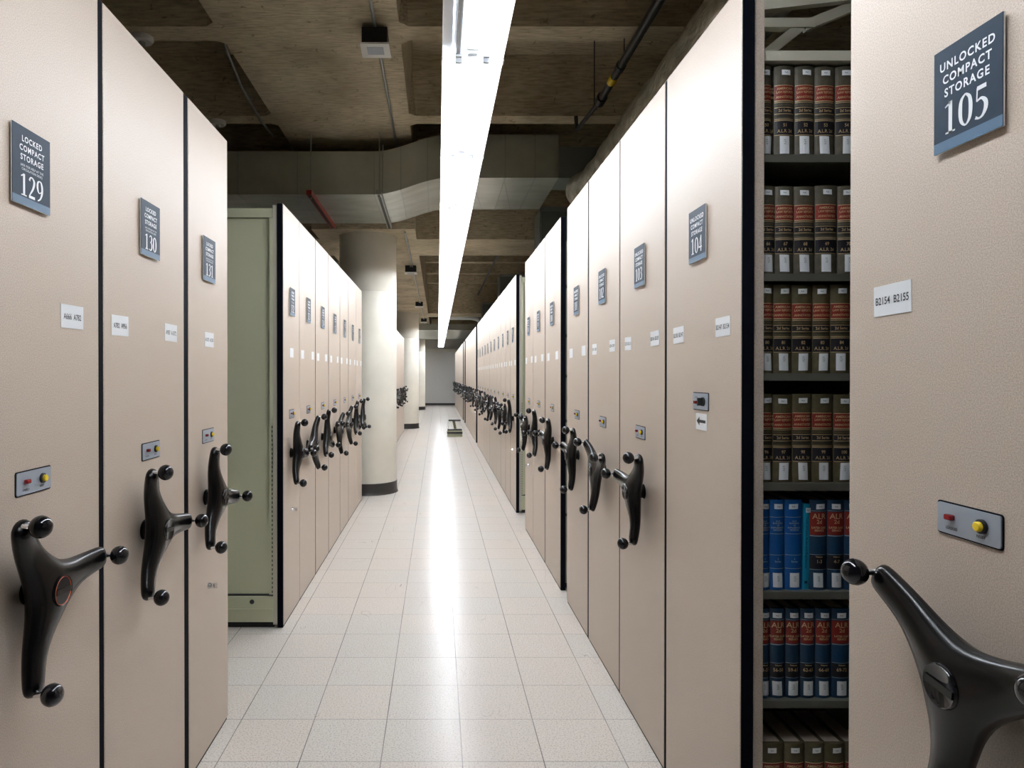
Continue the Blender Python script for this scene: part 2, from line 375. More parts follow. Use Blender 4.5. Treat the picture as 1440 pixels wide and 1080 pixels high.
# ------------------------------------------------------------------ fluorescent strip
FX, FZ = .1465, 2.766; SEG = 1.2192
def make_fixture(name='fluorescent_fixture', off=False):
    r_ = empty(name)
    L = SEG / 2
    mb = MB()
    prof = [(-.1285, 0), (-.127, 0), (-.070, .050), (-.045, .050), (-.045, .034), (.045, .034), (.045, .050), (.070, .050), (.127, 0), (.1285, 0),
            (.1285, .004), (.072, .055), (.047, .055), (.047, .10), (-.047, .10), (-.047, .055), (-.072, .055), (-.1285, .004)]
    mb.prism([(x, z) for x, z in prof], -L + .001, L - .001, 'y', WENAM)
    for s in (-1, 1):   # end clips on the reflector edge
        mb.box(s * .1285 - .003, s * .1285 + .003, -L, -L + .05, -.004, .012, WENAM)
    for e in (-1, 1):
        mb.box(-.02, .02, e * (L - .03) - .004, e * (L - .03) + .004, .024, .034, SOCK); mb.box(-.005, .005, e * (L - .08) - .005, e * (L - .08) + .005, .031, .034, SOCK)
    mb.build('reflector', r_, world=False)
    for s in (-1, 1):
        t = MB().tube([(s * .058, -L + .035, .018), (s * .058, L - .035, .018)], .0145, TUBEOFF if (off and s < 0) else TUBEM, 16)
        t.build('tube', r_, smooth=True, world=False)
    for s in (-1, 1):
        for e in (-1, 1):
            q = MB().box(s * .058 - .014, s * .058 + .014, e * (L - .028) - .007, e * (L - .028) + .007, -.006, .036, SOCK)
            q.build('lampholder', r_, world=False)
    return r_
def copy_tree(src):
    c = src.copy(); COL.objects.link(c)
    for ch in list(src.children):
        d = copy_part(ch, c)
        for g in list(ch.children): copy_part(g, d)
    return c
fix0 = make_fixture(off=True); fix1 = make_fixture()
ordn = ['nearest', 'second', 'third', 'fourth', 'fifth', 'sixth', 'seventh', 'eighth', 'ninth', 'tenth', 'eleventh', 'twelfth']
RODS = {}
for k in range(-1, 24):
    yc = 2.77 + SEG * (k - .5)
    if k == 0: f = fix0
    elif k == -1: f = fix1
    else: f = copy_tree(fix1)
    f.location = (FX, yc, FZ)
    yr = yc - SEG / 2 + .12; zt = min([4.328] + [z for a, b, z in OBST if a - .01 < yr < b + .01])
    if zt not in RODS: RODS[zt] = shared(MB().tube([(0, -SEG / 2 + .12, .10), (0, -SEG / 2 + .12, zt - FZ)], .005, GALV2, 8), 'hanger_rod')
    child('hanger_rod', RODS[zt], f)
    if k == 0: lab = 'nearest white strip light fixture in view, its left tube unlit'
    elif k < 0: lab = 'white strip light fixture nearest of all, just above the viewer'
    elif k <= 4: lab = f'white fluorescent fixture in the ceiling strip, {ordn[k]} from the near end'
    elif k <= 12: lab = 'white fluorescent fixture in the middle of the strip, beyond the metal duct'
    else: lab = 'white fluorescent fixture in the far end of the ceiling strip'
    tag(f, lab, 'light', 'fluorescent fixtures in one continuous strip')

# ------------------------------------------------------------------ hand wheel (shared meshes)
def skin_mesh(points, edges, radii, flat=.62):
    me = bpy.data.meshes.new('skin'); me.from_pydata(points, edges, [])
    ob = bpy.data.objects.new('skin', me); COL.objects.link(ob)
    ob.modifiers.new('s', 'SKIN'); sv = me.skin_vertices[0].data
    for i, r in enumerate(radii): sv[i].radius = (r, r); sv[i].use_root = (i == 0)
    sb = ob.modifiers.new('b', 'SUBSURF'); sb.levels = 2; sb.render_levels = 2
    dg = bpy.context.evaluated_depsgraph_get(); dg.update()
    out = bpy.data.meshes.new_from_object(ob.evaluated_get(dg))
    out.transform(Matrix.Diagonal((1, flat, 1, 1)))
    bpy.data.objects.remove(ob); bpy.data.meshes.remove(me)
    for p in out.polygons: p.use_smooth = True
    out.materials.clear(); out.materials.append(HANDLE); out.name = 'three_arm_handle'
    return out
FL = .62
pts = [(0, -.044 / FL, 0)]; edges = []; rad = [.060]
for a in (0, 120, 240):
    prev = 0
    for r, y, q in ((.050, -.046, .050), (.090, -.044, .040), (.135, -.046, .0335), (.180, -.056, .030), (.209, -.064, .027)):
        pts.append((r * math.cos(math.radians(a)), y / FL, r * math.sin(math.radians(a)))); rad.append(q)
        edges.append((prev, len(pts) - 1)); prev = len(pts) - 1
HW = skin_mesh(pts, edges, rad)
HUBY = min(v.co.y for v in HW.vertices if math.hypot(v.co.x, v.co.z) < .03)
KN = shared(MB().ball((0, 0, 0), .0225, KNOB, 24, 14, (1, .95, 1)).lathe([(.0226, -.0006), (.0228, 0), (.0226, .0006)], (0, 0, 0), HANDLE, 24, 'y'), 'grip_knob')
STEM = shared(MB().tube([(0, .036, 0), (0, .015, 0)], .0058, CHROME, 12), 'knob_stem')
HUB = shared(MB().lathe([(0, -.004), (.028, -.004), (.031, -.006), (.0325, -.004), (.033, .006)], (0, 0, 0), KNOB, 32, 'y')
               .box(-.027, .027, -.0065, -.002, -.006, .006, HANDLE, Matrix.Rotation(.1, 4, 'Y')), 'hub_cap')
HUBO = shared(MB().lathe([(0, -.004), (.028, -.004)], (0, 0, 0), KNOB, 32, 'y').lathe([(.0285, -.004), (.0295, -.0055), (.0305, -.004)], (0, 0, 0), ORANGE, 32, 'y').lathe([(.0305, -.004), (.0325, -.006), (.034, .004)], (0, 0, 0), HANDLE, 32, 'y')
               .box(-.027, .027, -.0065, -.002, -.006, .006, HANDLE, Matrix.Rotation(.1, 4, 'Y')), 'hub_cap')
SPIN = shared(MB().lathe([(.030, 0), (.030, -.004), (.026, -.006), (.026, -.035), (0, -.035)], (0, 0, 0), HANDLE, 24, 'y'), 'spindle')
def add_handle(root, ang, orange=False, far=False, dx=0):
    h = child('three_arm_handle', HW, root, Matrix.Translation((dx, 0, .98)) @ Matrix.Rotation(-math.radians(ang), 4, 'Y'))
    child('spindle', SPIN, h)
    child('hub_cap', HUBO if orange else HUB, h, Matrix.Translation((0, HUBY + .0035, 0)) @ Matrix.Rotation(math.radians(ang), 4, 'Y'))
    for a in (0, 120, 240):
        c, s = math.cos(math.radians(a)) * .203, math.sin(math.radians(a)) * .203
        if not far: child('knob_stem', STEM, h, Matrix.Translation((c, -.100, s)))
        child('grip_knob', KN, h, Matrix.Translation((c, -.100, s)))
# signs, cards, plates ----------------------------------------------------------
def add_sign(root, num, locked, x=0.02, w_=.132, top=1.968, bot=1.803):
    mb = MB(); y = -.0065
    mb.box(-w_ / 2, w_ / 2, y, -.004, bot, top, WPLAST); mb.box(-w_ / 2 + .02, w_ / 2 - .02, -.004, 0, bot + .02, top - .02, WPLAST)
    mb.box(-w_ / 2, w_ / 2, y - .0012, y, bot + .017, top, SIGN); mb.box(-w_ / 2, w_ / 2, y - .0012, y, bot, bot + .017, SIGN2)
    yy = y - .0016
    def put(body, z, size, bold=0, sx=1, mt=WHITE, sp=1.0):
        mb.mesh(text_mesh(body, size, bold, sx, 1, 'CENTER', sp), Matrix.Translation((0, yy, z)) @ Matrix.Rotation(PI / 2, 4, 'X'), mt)
    hh = top - bot
    first = 'LOCKED' if locked else 'UNLOCKED'
    if locked:
        put(first, top - .026, .0175, .0004, .92, sp=1.2); put('COMPACT', top - .0455, .0175, .0004, .92, sp=1.2); put('STORAGE', top - .065, .0175, .0004, .92, sp=1.2)
        put('(ASK FOR HELP AT THE', top - .0815, .0074, 0, .95, sp=1.1); put('CIRCULATION DESK)', top - .0895, .0074, 0, .95, sp=1.1)
        dz, dh = top - .122, .046
    else:
        put(first, top - .030, .0190, .00045, .92, sp=1.2); put('COMPACT', top - .0515, .0190, .00045, .92, sp=1.2); put('STORAGE', top - .073, .0190, .00045, .92, sp=1.2)
        dz, dh = top - .114, .050
    vs, fs = digits(num, dh, .60)
    mb.add([(a, yy, dz + b) for a, b in vs], fs, WHITE)
    o = mb.build('number_sign', root, world=False, fixn=False); o.location.x = x; return o
def add_blank_sign(root, x=.02):
    pass
def add_card(root, x, body, z=1.581, tilt=0.0):
    w_, h_ = .098, .056
    R = Matrix.Translation((x, 0, z)) @ Matrix.Rotation(tilt, 4, 'Y')
    mb = MB().box(-w_ / 2, w_ / 2, -.0012, -.0002, -h_ / 2, h_ / 2, PAPER, R)
    if body: mb.mesh(text_mesh(body, .0195, .0002, .80, 1, 'CENTER', 1.0), R @ Matrix.Translation((0, -.0016, -.001)) @ Matrix.Rotation(PI / 2, 4, 'X'), INK)
    mb.build('range_card', root, world=False, fixn=False)
def rrect(w_, h_, r, n=5):
    out = []
    for cx, cz, a0 in ((w_ / 2 - r, h_ / 2 - r, 0), (-w_ / 2 + r, h_ / 2 - r, 90), (-w_ / 2 + r, -h_ / 2 + r, 180), (w_ / 2 - r, -h_ / 2 + r, 270)):
        for k in range(n): a = math.radians(a0 + 90 * k / (n - 1)); out.append((cx + r * math.cos(a), cz + r * math.sin(a)))
    return out
def add_plate(root, x, detail=True):
    mb = MB(); P = rrect(.127, .053, .005); Q = rrect(.122, .048, .004)
    z = 1.213
    mb.prism([(a + x, b + z) for a, b in P], -.0012, 0, 'y', BLACK)
    mb.prism([(a + x, b + z) for a, b in Q], -.0032, -.0012, 'y', PLATE)
    if detail:
        for tx, tb in ((-.031, 'LOCKED'), (.026, 'RESET')):
            mb.mesh(text_mesh(tb, .0062, .0001, 1, 1), Matrix.Translation((x + tx, -.0036, z - .0145)) @ Matrix.Rotation(PI / 2, 4, 'X'), INK)
    p = mb.build('control_plate', root, world=False)
    b = MB().box(x - .038, x - .024, -.012, -.003, z - .001, z + .008, RED); b.build('red_indicator', p, world=False, bevel=.002)
    MB().lathe([(.011, -.003), (.011, -.007), (.0095, -.008), (0, -.008)], (x + .028, 0, z + .002), BLKBOX, 20, 'y').lathe([(.0075, -.008), (.0075, -.012), (.006, -.0135), (0, -.0135)], (x + .028, 0, z + .002), YEL, 20, 'y').build('yellow_button', p, world=False, smooth=True)
def add_lock(root, x=0.0, z=.636):
    MB().lathe([(.012, 0), (.012, -.006), (.0095, -.009), (.0095, -.022), (.007, -.024), (0, -.024)], (x, 0, z), CHROME, 20, 'y').box(x - .003, x + .003, -.034, -.022, z - .010, z + .010, CHROME).build('key_lock', root, world=False, smooth=True)

# ------------------------------------------------------------------ shelving units
BODY = {}
def body_mesh(wd, T, side):
    key = (round(wd, 3), T)
    if key in BODY: return BODY[key]
    mb = MB(); a = wd / 2 - .012; D = 2.6
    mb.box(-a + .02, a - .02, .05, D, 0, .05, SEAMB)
    mb.box(-a, a, .034, D, .05, .16, STEEL)
    for z in (.50, .84, 1.13, 1.43, 1.70, 2.03, T - .16): mb.box(-a, a, .034, D, z, z + .02, SHELFG)
    mb.box(-.006, .006, .034, D, .16, T - .14, DARKIN)
    k = .034
    while k < D:
        for s in (-1, 1): mb.box(s * a - (.03 if s > 0 else 0), s * a + (.03 if s < 0 else 0), k, k + .03, .16, T - .14, STEEL)
        k += .8
    BODY[key] = shared(mb, 'shelving_frame', False); return BODY[key]
PAN = {}
def panel_mesh(wd, T, b, near):
    key = (round(wd, 4), T, round(b, 4), near)
    if key in PAN: return PAN[key]
    x0, x1 = -wd / 2, wd / 2
    if near < 0: x0 += b
    else: x1 -= b
    z0 = .014
    mb = MB(); c = .0018
    prof = [(x0 + c, 0), (x1 - c, 0), (x1, c), (x1, .033), (x0, .033), (x0, c)]
    mb.prism(prof, z0, T, 'z', LAM)
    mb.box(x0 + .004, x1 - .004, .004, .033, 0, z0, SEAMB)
    bm = MB()
    if near < 0: bm.box(-wd / 2, x0, .0018, .0335, .004, T, BLACK)
    else: bm.box(x1, wd / 2, .0018, .0335, .004, T, BLACK)
    PAN[key] = (shared(mb, 'end_panel', False), shared(bm, 'bumper_strip', False)); return PAN[key]
def unit(side, y0, y1, bump, label, group, num=None, ang=0, handle=True, cards=('', ''), plate=True, lock=False, locked=False, detail=True, body=True, orange=False, signx=None, far=False):
    T = 2.424 if side < 0 else 2.504
    X = XL if side < 0 else XR
    wd = y1 - y0 - .002; yc = (y0 + y1) / 2
    r_ = empty('mobile_shelving_unit', (X, yc, 0), PI / 2 if side < 0 else -PI / 2)
    tag(r_, label, 'shelving unit', group)
    pm, bm = panel_mesh(wd, T, bump, -1 if side < 0 else 1)
    child('end_panel', pm, r_); child('bumper_strip', bm, r_)
    if body: child('shelving_frame', body_mesh(wd, T, side), r_)
    if handle: add_handle(r_, ang if side < 0 else 180 - ang, orange, far, .040 if side > 0 else (0 if orange else -.025))
    if num: add_sign(r_, str(num), locked, signx if signx is not None else (.007 if side < 0 else 0))
    if not far:
        if plate: add_plate(r_, signx if signx is not None else (.02 if side < 0 else 0), detail)
        xs = (-.175, .175)
        for x, c in zip(xs, cards):
            if c is not None: add_card(r_, x, c if detail else '', 1.581 + (.003 if x > 0 else 0), random.uniform(-.03, .03))
    if lock: add_lock(r_, .0)
    return r_
GL, GR = 'mobile shelving units in the left row', 'mobile shelving units in the right row'
# left, near group
unit(-1, 1.120, 1.722, .020, 'left-row beige shelving unit with LOCKED sign 129 and orange-ringed handle', GL, 129, 6, cards=(None, 'A666  A782'), locked=True, orange=True)
unit(-1, 1.722, 2.300, .024, 'left-row beige shelving unit with the LOCKED sign numbered 130', GL, 130, -5, cards=('A782  A956', 'A957  A1072'), locked=True)
unit(-1, 2.300, 2.776, .040, 'left-row beige shelving unit with sign 131, last before the open aisle', GL, 131, -9, cards=(None, None), locked=True, lock=True, signx=.0)
r131 = [o for o in COL.objects if o.get('label', '').startswith('left-row beige shelving unit with sign 131')][0]; add_card(r131, .015, 'A1073  A1201')
# left, middle group
LB = [3.768, 4.215, 4.760, 5.335, 5.960, 6.520, 7.150, 7.680]
bps = [.012, .006, .022, .022, .022, .022, .006]
angs = [-7, 62, 96, 40, 55, 95, 85]
whr = ['first past the open aisle, green steel side showing', 'second past the open aisle', 'third past the open aisle', 'fourth past the open aisle', 'fifth past the open aisle', 'sixth past the open aisle, near the column', 'last before the big cream column']
u132 = None
for i in range(7):
    u = unit(-1, LB[i], LB[i + 1], bps[i], f'beige unit in the left row, {whr[i]}', GL, 132 + i, angs[i], cards=(None, None) if i == 0 else ('', ''), locked=True, lock=(i == 0), detail=i < 2, signx=0.0 if i == 0 else None, body=(i > 0))
    if i == 0: u132 = u; add_card(u, .0, '')
# side of unit 132 facing the open aisle
def side_dress(u, X, sgn, y, T, green, name_lock=True):
    """painted side with frame, slotted post and base, seen from the aisle in front of it; sgn = direction away from the walkway"""
    b = lambda a0, a1: (min(X + sgn * a0, X + sgn * a1), max(X + sgn * a0, X + sgn * a1))
    D = 2.6
    mb = MB(); x0, x1 = b(.056, D); mb.box(x0, x1, y + .022, y + .40, .16, T - .082, green); mb.build('side_panel', u)
    x0, x1 = b(.060, D); mb = MB().box(x0, x1, y + .006, y + .40, T - .078, T - .027, green); mb.build('top_rail', u)
    x0, x1 = b(.0335, .058); mb = MB().box(x0, x1, y + .004, y + .40, .02, T - .010, STEEL); mb.build('corner_post', u)
    mb = MB(); x0, x1 = b(.058, .082); mb.box(x0, x1, y + .010, y + .03, .19, T - .078, green)
    z = .20
    while z < 1.16:
        a0, a1 = b(.0615, .0665); mb.box(a0, a1, y + .0085, y + .0115, z, z + .013, DARKIN); z += .0255
    a0, a1 = b(.058, .078); mb.box(a0, a1, y + .004, y + .012, 1.17, T - .09, green)
    mb.build('slotted_post', u)
    mb = MB(); x0, x1 = b(.058, D); mb.box(x0, x1, y + .002, y + .40, .112, .18, green)
    mb.box(x0, x1, y - .004, y + .01, .104, .112, green)
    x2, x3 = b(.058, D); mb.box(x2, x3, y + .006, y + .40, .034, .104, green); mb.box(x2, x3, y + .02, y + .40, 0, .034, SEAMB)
    x0, x1 = b(.06, D); mb.box(x0, x1, y + .018, y + .023, .18, .192, DARKIN)
    base = mb.build('base_rail', u)
    if name_lock:
        cx = X + sgn * .178
        MB().lathe([(.013, .0045), (.013, -.002), (.008, -.006), (0, -.006)], (cx, y, .152), BLKBOX, 16, 'y').build('floor_lock_knob', base, smooth=True)
side_dress(u132, XL, -1, LB[0], 2.424, OLIVE)
# left, group beyond the first column
for i in range(9):
    y0 = 11.6 + .64 * i
    unit(-1, y0, y0 + .64, .010, 'beige shelving unit of the left group between the first and second columns', GL, None, random.uniform(0, 120), far=True, detail=False)
# right, near group
unit(1, .722, 1.323, .004, 'large near beige shelving unit with the UNLOCKED sign numbered 105', GR, 105, 37, cards=('B2154  B2155', None))
u104 = unit(1, 1.790, 2.378, .004, 'beige shelving unit with sign 104 and an arrow label, law books on its side', GR, 104, 0, handle=False, cards=('B2130  B2147', 'B2147  B2154'), plate=False, body=False)
unit(1, 2.378, 2.985, .022, 'beige shelving unit with the UNLOCKED sign numbered 103', GR, 103, 12, cards=('B2100  B2115', 'B2116  B2129'))
unit(1, 2.985, 3.600, .014, 'beige shelving unit with the UNLOCKED sign numbered 102', GR, 102, 36, cards=('B2071  B2085', 'B2086  B2099'))
unit(1, 3.600, 4.205, .030, 'beige shelving unit with sign 101 beside the wide black-edged gap', GR, 101, 10, cards=('', ''))
unit(1, 4.424, 5.055, .012, 'beige shelving unit with sign 100, black bumper facing the narrow gap', GR, 100, 10)
unit(1, 5.055, 5.700, .030, 'beige shelving unit with sign 99, in the middle of a group of three', GR, 99, -5)
unit(1, 5.700, 6.215, .010, 'beige shelving unit with sign 98, last before the second aisle opening', GR, 98, 30, lock=True)
# key switch and arrow label on 104
mb = MB(); x = .018; z = 1.362
mb.prism([(a + x, b + z) for a, b in rrect(.122, .056, .005)], -.0012, 0, 'y', BLACK); mb.prism([(a + x, b + z) for a, b in rrect(.117, .051, .004)], -.0032, -.0012, 'y', PLATE)
mb.mesh(text_mesh('LOCKED', .0062, .0001), Matrix.Translation((x - .030, -.0036, z + .012)) @ Matrix.Rotation(PI / 2, 4, 'X'), INK)
kp = mb.build('key_switch_plate', u104, world=False)
MB().box(x - .038, x - .022, -.010, -.003, z - .008, z + .001, RED).build('red_indicator', kp, world=False)
MB().lathe([(.014, -.003), (.014, -.008), (0, -.008)], (x + .026, 0, z), BLKBOX, 20, 'y').box(x + .022, x + .030, -.022, -.008, z - .012, z + .012, BLKBOX).build('switch_knob', kp, world=False)
ar = MB(); zz = 1.300
ar.box(-.020, .064, -.0012, -.0002, zz - .027, zz + .024, PAPER)
ar.poly([(-.012, -.0018, zz), (.010, -.0018, zz - .014), (.010, -.0018, zz - .0045), (.056, -.0018, zz - .0045), (.056, -.0018, zz + .0045), (.010, -.0018, zz + .0045), (.010, -.0018, zz + .014)], INK)
ar.build('arrow_label', u104, world=False, fixn=False)
# open shelving of 104
X0 = XR + .0335
SH = [2.043, 1.720, 1.449, 1.149, .853, .555, .180]
MB().box(X0, X0 + .028, 1.795, 1.83, .02, 2.49, LAM).box(X0, X0 + .028, 1.83, 2.36, .02, 2.49, STEEL).build('corner_post', u104)
for z in SH:
    MB().prism([(1.800, z - .020), (1.812, z - .020), (1.812, z - .003), (2.060, z - .003), (2.060, z), (1.800, z)], X0 + .028, 3.4, 'x', SHELFG).build('shelf', u104)
MB().box(X0 + .028, 3.4, 2.06, 2.07, .17, 2.30, DARKIN).build('back_panel', u104)
MB().box(X0 + .028, 3.4, 1.800, 2.36, 2.298, 2.325, STEEL).build('top_rail', u104)
MB().box(X0, 3.4, 1.80, 2.36, .03, .158, STEEL).box(X0 + .03, 3.4, 1.83, 2.34, 0, .03, SEAMB).build('base', u104)
for xx in (1.78, 2.68): MB().box(xx, xx + .03, 1.802, 2.05, .17, 2.30, STEEL).build('upright', u104)
# beige bracing above 104 and 105
wf = empty('overhead_brace', (1.3, 1.9, 2.325)); tag(wf, 'beige steel brace bars crossing above the open law-book aisle', 'brace')
def bar(p, q, wd, th, name):
    p, q = Vector(p), Vector(q); d = (q - p); L = d.length; d.normalize()
    s = d.cross(Vector((0, 0, 1))).normalized(); u = s.cross(d)
    M = Matrix((( *(d),), (*s,), (*u,))).transposed().to_4x4(); M.translation = p
    MB().box(0, L, -th / 2, th / 2, -wd / 2, wd / 2, STEEL, M).build(name, wf)
bar((.86, 1.90, 2.500), (1.40, 1.90, 2.560), .045, .022, 'long_arm')
bar((.87, 2.05, 2.527), (1.16, 2.05, 2.527), .028, .03, 'cross_bar')
bar((.90, 2.05, 2.345), (1.12, 2.05, 2.52), .030, .02, 'diagonal_bar')
bar((1.13, 2.05, 2.52), (1.30, 2.05, 2.59), .030, .02, 'diagonal_bar')
bar((1.01, 2.06, 2.325), (1.01, 2.06, 2.42), .008, .012, 'post')

# right, far groups
RB = [6.94, 7.47, 8.01, 8.62, 9.24, 9.86, 10.48, 11.13, 11.79, 12.44, 13.08, 13.69]
names = ['first past the second aisle opening, olive steel side showing', 'second past the second aisle opening', 'third past the second aisle opening', 'fourth past the second aisle opening',
         'fifth past the second aisle opening', 'sixth past the second aisle opening', 'seventh past the second aisle opening', 'eighth past the second aisle opening',
         'ninth past the second aisle opening', 'tenth past the second aisle opening', 'last before the far black-edged gap']
for i in range(11):
    u = unit(1, RB[i], RB[i + 1], .024 if i in (1, 2, 3, 6, 8) else .008, f'beige unit in the right row, {names[i]}', GR, 97 - i, [-20, 20, 35, 0, 60, 15, 80, 30, 100, 45, 70][i], detail=False, lock=(i == 0), body=(i > 0))
    if i == 0: side_dress(u, XR, 1, RB[0], 2.504, OLIVE)
y = 14.22
for i in range(9):
    u = unit(1, y, y + .586, .018, 'distant beige shelving unit in the right row, level with the step stool', GR, None, random.uniform(0, 120), far=True, detail=False, lock=(i == 0)); y += .586
for y0, n_ in ((20.25, 1), (21.52, 16)):
    y = y0
    for i in range(n_):
        u = unit(1, y, y + .62, .018, 'farthest group of beige shelving units in the right row, by the end wall', GR, None, random.uniform(0, 120), far=True, detail=False); y += .62

# ------------------------------------------------------------------ books on 104
def spine_profile(wd, depth, bulge, n=8):
    """(x,y) outline; spine bulges to -y"""
    pts = []
    for i in range(n + 1):
        t = -1 + 2 * i / n; pts.append((t * wd / 2, -bulge * (1 - t * t)))
    return pts
def curve_y(x, wd, bulge): t = max(-1, min(1, x / (wd / 2))); return -bulge * (1 - t * t)
def book(px0, px1, z, h, kind, num, label, group, lean=0.0, ysp=1.822):
    k = ysp / 930
    xa, xb = (px0 - 615.5) * k, (px1 - 615.5) * k
    wd = xb - xa - .0010; xc = (xa + xb) / 2; D = .185; bulge = .007 if kind != 'cyan' else .001
    cloth = {'law': BROWN, 'law2': BROWN2, 'navy': NAVY, 'blue': BLUE, 'cyan': CYAN}[kind]
    r_ = empty('book', (xc, ysp, z)); tag(r_, label, 'book', group)
    if lean: r_.matrix_basis = Matrix.Translation((xc, ysp, z)) @ Matrix.Rotation(lean, 4, 'Y')
    sp = spine_profile(wd, D, bulge)
    cv = MB()
    outer = sp + [(wd / 2, D), (wd / 2 - .0025, D), (wd / 2 - .0025, .006), (-wd / 2 + .0025, .006), (-wd / 2 + .0025, D), (-wd / 2, D)]
    # cover as concave outline: build three boards
    cv.prism(sp + [(wd / 2, .006), (-wd / 2, .006)], 0, h, 'z', cloth)
    cv.box(-wd / 2, -wd / 2 + .0028, .006, D, 0, h, cloth); cv.box(wd / 2 - .0028, wd / 2, .006, D, 0, h, cloth)
    lift = .0005
    def band(f0, f1, m, mb_, l=lift, frac=.97):
        P = [(x * frac, y - l) for x, y in sp]; n = len(P)
        vs = [(x, y, h * f0) for x, y in P] + [(x, y, h * f1) for x, y in P]
        mb_.add(vs, [(i, i + 1, n + i + 1, n + i) for i in range(n - 1)], m)
    def tx(body, f, size, m, mb_, sx=1.0, l=lift, dx=0.0, bold=.0002, ls=1.0):
        me = text_mesh(body, size, bold, sx, ls)
        vs = [(v.co.x + dx, curve_y(v.co.x + dx, wd, bulge) - l - .0004, h * f + v.co.y) for v in me.vertices]
        mb_.add(vs, [list(p.vertices) for p in me.polygons], m)
    if kind in ('law', 'law2'):
        for f in (.595, .585, .45, .44, .41, .55): band(f, f + .006, GOLD if f in (.595, .41) else LBLK, cv, .0004)
    if kind == 'navy':
        for f in (.875, .60, .595, .39, .225): band(f, f + .005, SILV, cv, .0007)
    if kind == 'blue':
        for f in (.805, .62, .385, .235): band(f, f + .006, SILV, cv, .0004)
        tx('A.L.R.\nBLUE BOOK\nOF\nSUPPLEMENTAL\nDECISIONS', .715, .0062, SILV, cv, .8); tx(f'{num}\nSeries', .33, .0072, SILV, cv)
    cv.build('cover', r_, world=False, fixn=False)
    MB().box(-wd / 2 + .0028, wd / 2 - .0028, .004, D - .004, .003, h - .004, PAGES).build('page_block', r_, world=False)
    if kind in ('law', 'law2'):
        m = MB(); band(.612, .790, GOLD, m); band(.622, .782, LRED, m, .0008)
        tx('AMERICAN', .748, .0088, GOLD, m, .95, .0009); tx('LAW REPORTS', .709, .0088, GOLD, m, .78, .0009); tx('ANNOTATED', .655, .0088, GOLD, m, .84, .0009)
        band(.683, .686, GOLD, m, .0009, .3); m.build('red_title_label', r_, world=False, fixn=False)
        if kind == 'law' or True:
            m = MB(); band(.470, .545, GOLD, m); band(.477, .538, LBLK, m, .0008); tx('2d Series', .507, .0105, GOLD, m, .9, .0009); m.build('series_label', r_, world=False, fixn=False)
            m = MB(); band(.235, .400, GOLD, m); band(.242, .393, LBLK, m, .0008)
            if num: tx(str(num), .345, .0125, GOLD, m, .9, .0009)
            tx('A.L.R. 2d', .280, .0125, GOLD, m, .85, .0009); m.build('volume_label', r_, world=False, fixn=False)
    if kind == 'navy':
        m = MB(); band(.61, .865, LRED, m); tx('ALR', .815, .021, GOLD, m, .95, .0006); tx('2d', .755, .015, GOLD, m, 1, .0006)
        tx('LATER CASE\nSERVICE', .675, .0078, GOLD, m, .9, .0006); m.build('red_title_label', r_, world=False, fixn=False)
        m = MB(); band(.23, .387, LBLK, m); tx(str(num), .315, .0135, GOLD, m, .9, .0006); tx('Volumes', .368, .006, GOLD, m, .9, .0006); m.build('volume_label', r_, world=False, fixn=False)
    if kind == 'cyan':
        me = text_mesh('Table of Laws, Rules and Regulations', .0095, .0001)
        tmb = MB(); tmb.add([(v.co.y * .8, -.0022, h * .55 - v.co.x) for v in me.vertices], [list(p.vertices) for p in me.polygons], NAVY)
        tmb.box(-.004, .004, -.0022, -.0015, h * .07, h * .10, NAVY); tmb.build('spine_title', r_, world=False, fixn=False)
    # paper tags
    dx = random.uniform(-.003, .004); sw = min(.024, wd * .8)
    m = MB()
    def slip(cx, f0, f1, w2, tilt, lines):
        n = 5; vs = []
        for f in (f0, f1):
            for i in range(n):
                x = cx - w2 / 2 + w2 * i / (n - 1); vs.append((x + tilt * (f - f0) * h, curve_y(x, wd, bulge) - .0013, h * f + tilt * (x - cx)))
        m.add(vs, [(i, i + 1, n + i + 1, n + i) for i in range(n - 1)], PAPER)
        for li in lines:
            me = text_mesh(li[0], li[2], 0); 
            m.add([(v.co.x + cx, curve_y(v.co.x + cx, wd, bulge) - .0018, h * li[1] + v.co.y) for v in me.vertices], [list(p.vertices) for p in me.polygons], INK)
    slip(dx, .898, .955, sw, random.uniform(-.06, .06), [('Ref.', .926, .006)])
    m.build('shelf_tag', r_, world=False, fixn=False)
    if kind != 'cyan':
        m = MB(); dx = random.uniform(-.003, .003); top = .225 if kind.startswith('law') else .19
        slip(dx, .03, top, sw * 1.08, random.uniform(-.04, .04), [('KF\n132\n.A5\n' , top - .075, .0052)])
        m.build('call_number_tag', r_, world=False, fixn=False)
    return r_
shelf_names = ['top shelf', 'second shelf', 'third shelf', 'fourth shelf', 'fifth shelf', 'sixth shelf', 'bottom shelf']
ROWS = [
 ('law', .247, [(1058, 1083.5, 50), (1087, 1115, 51), (1116, 1143.5, 52), (1144, 1171.5, 53), (1173, 1201, 54)]),
 ('law', .243, [(1062, 1088.5, 66), (1089, 1115, 67), (1115.5, 1144, 68), (1145, 1175.5, 69), (1176.5, 1204, 70)]),
 ('law2', .243, [(1059, 1086.5, 80), (1087, 1112.5, 81), (1113, 1141.5, 82), (1142, 1166.5, 83), (1167, 1195, 84)]),
 ('law2', .242, [(1058, 1085.5, 96), (1086.5, 1113.5, 97), (1114, 1140.5, 98), (1141.5, 1170.5, 99), (1172, 1198, 100)]),
]
pos = ['at the left end, half hidden by the post', 'second from the left', 'third from the left', 'fourth from the left', 'at the right end, cut by unit 105']
Y_S = 1.822
X_MIN = X0 + .0285
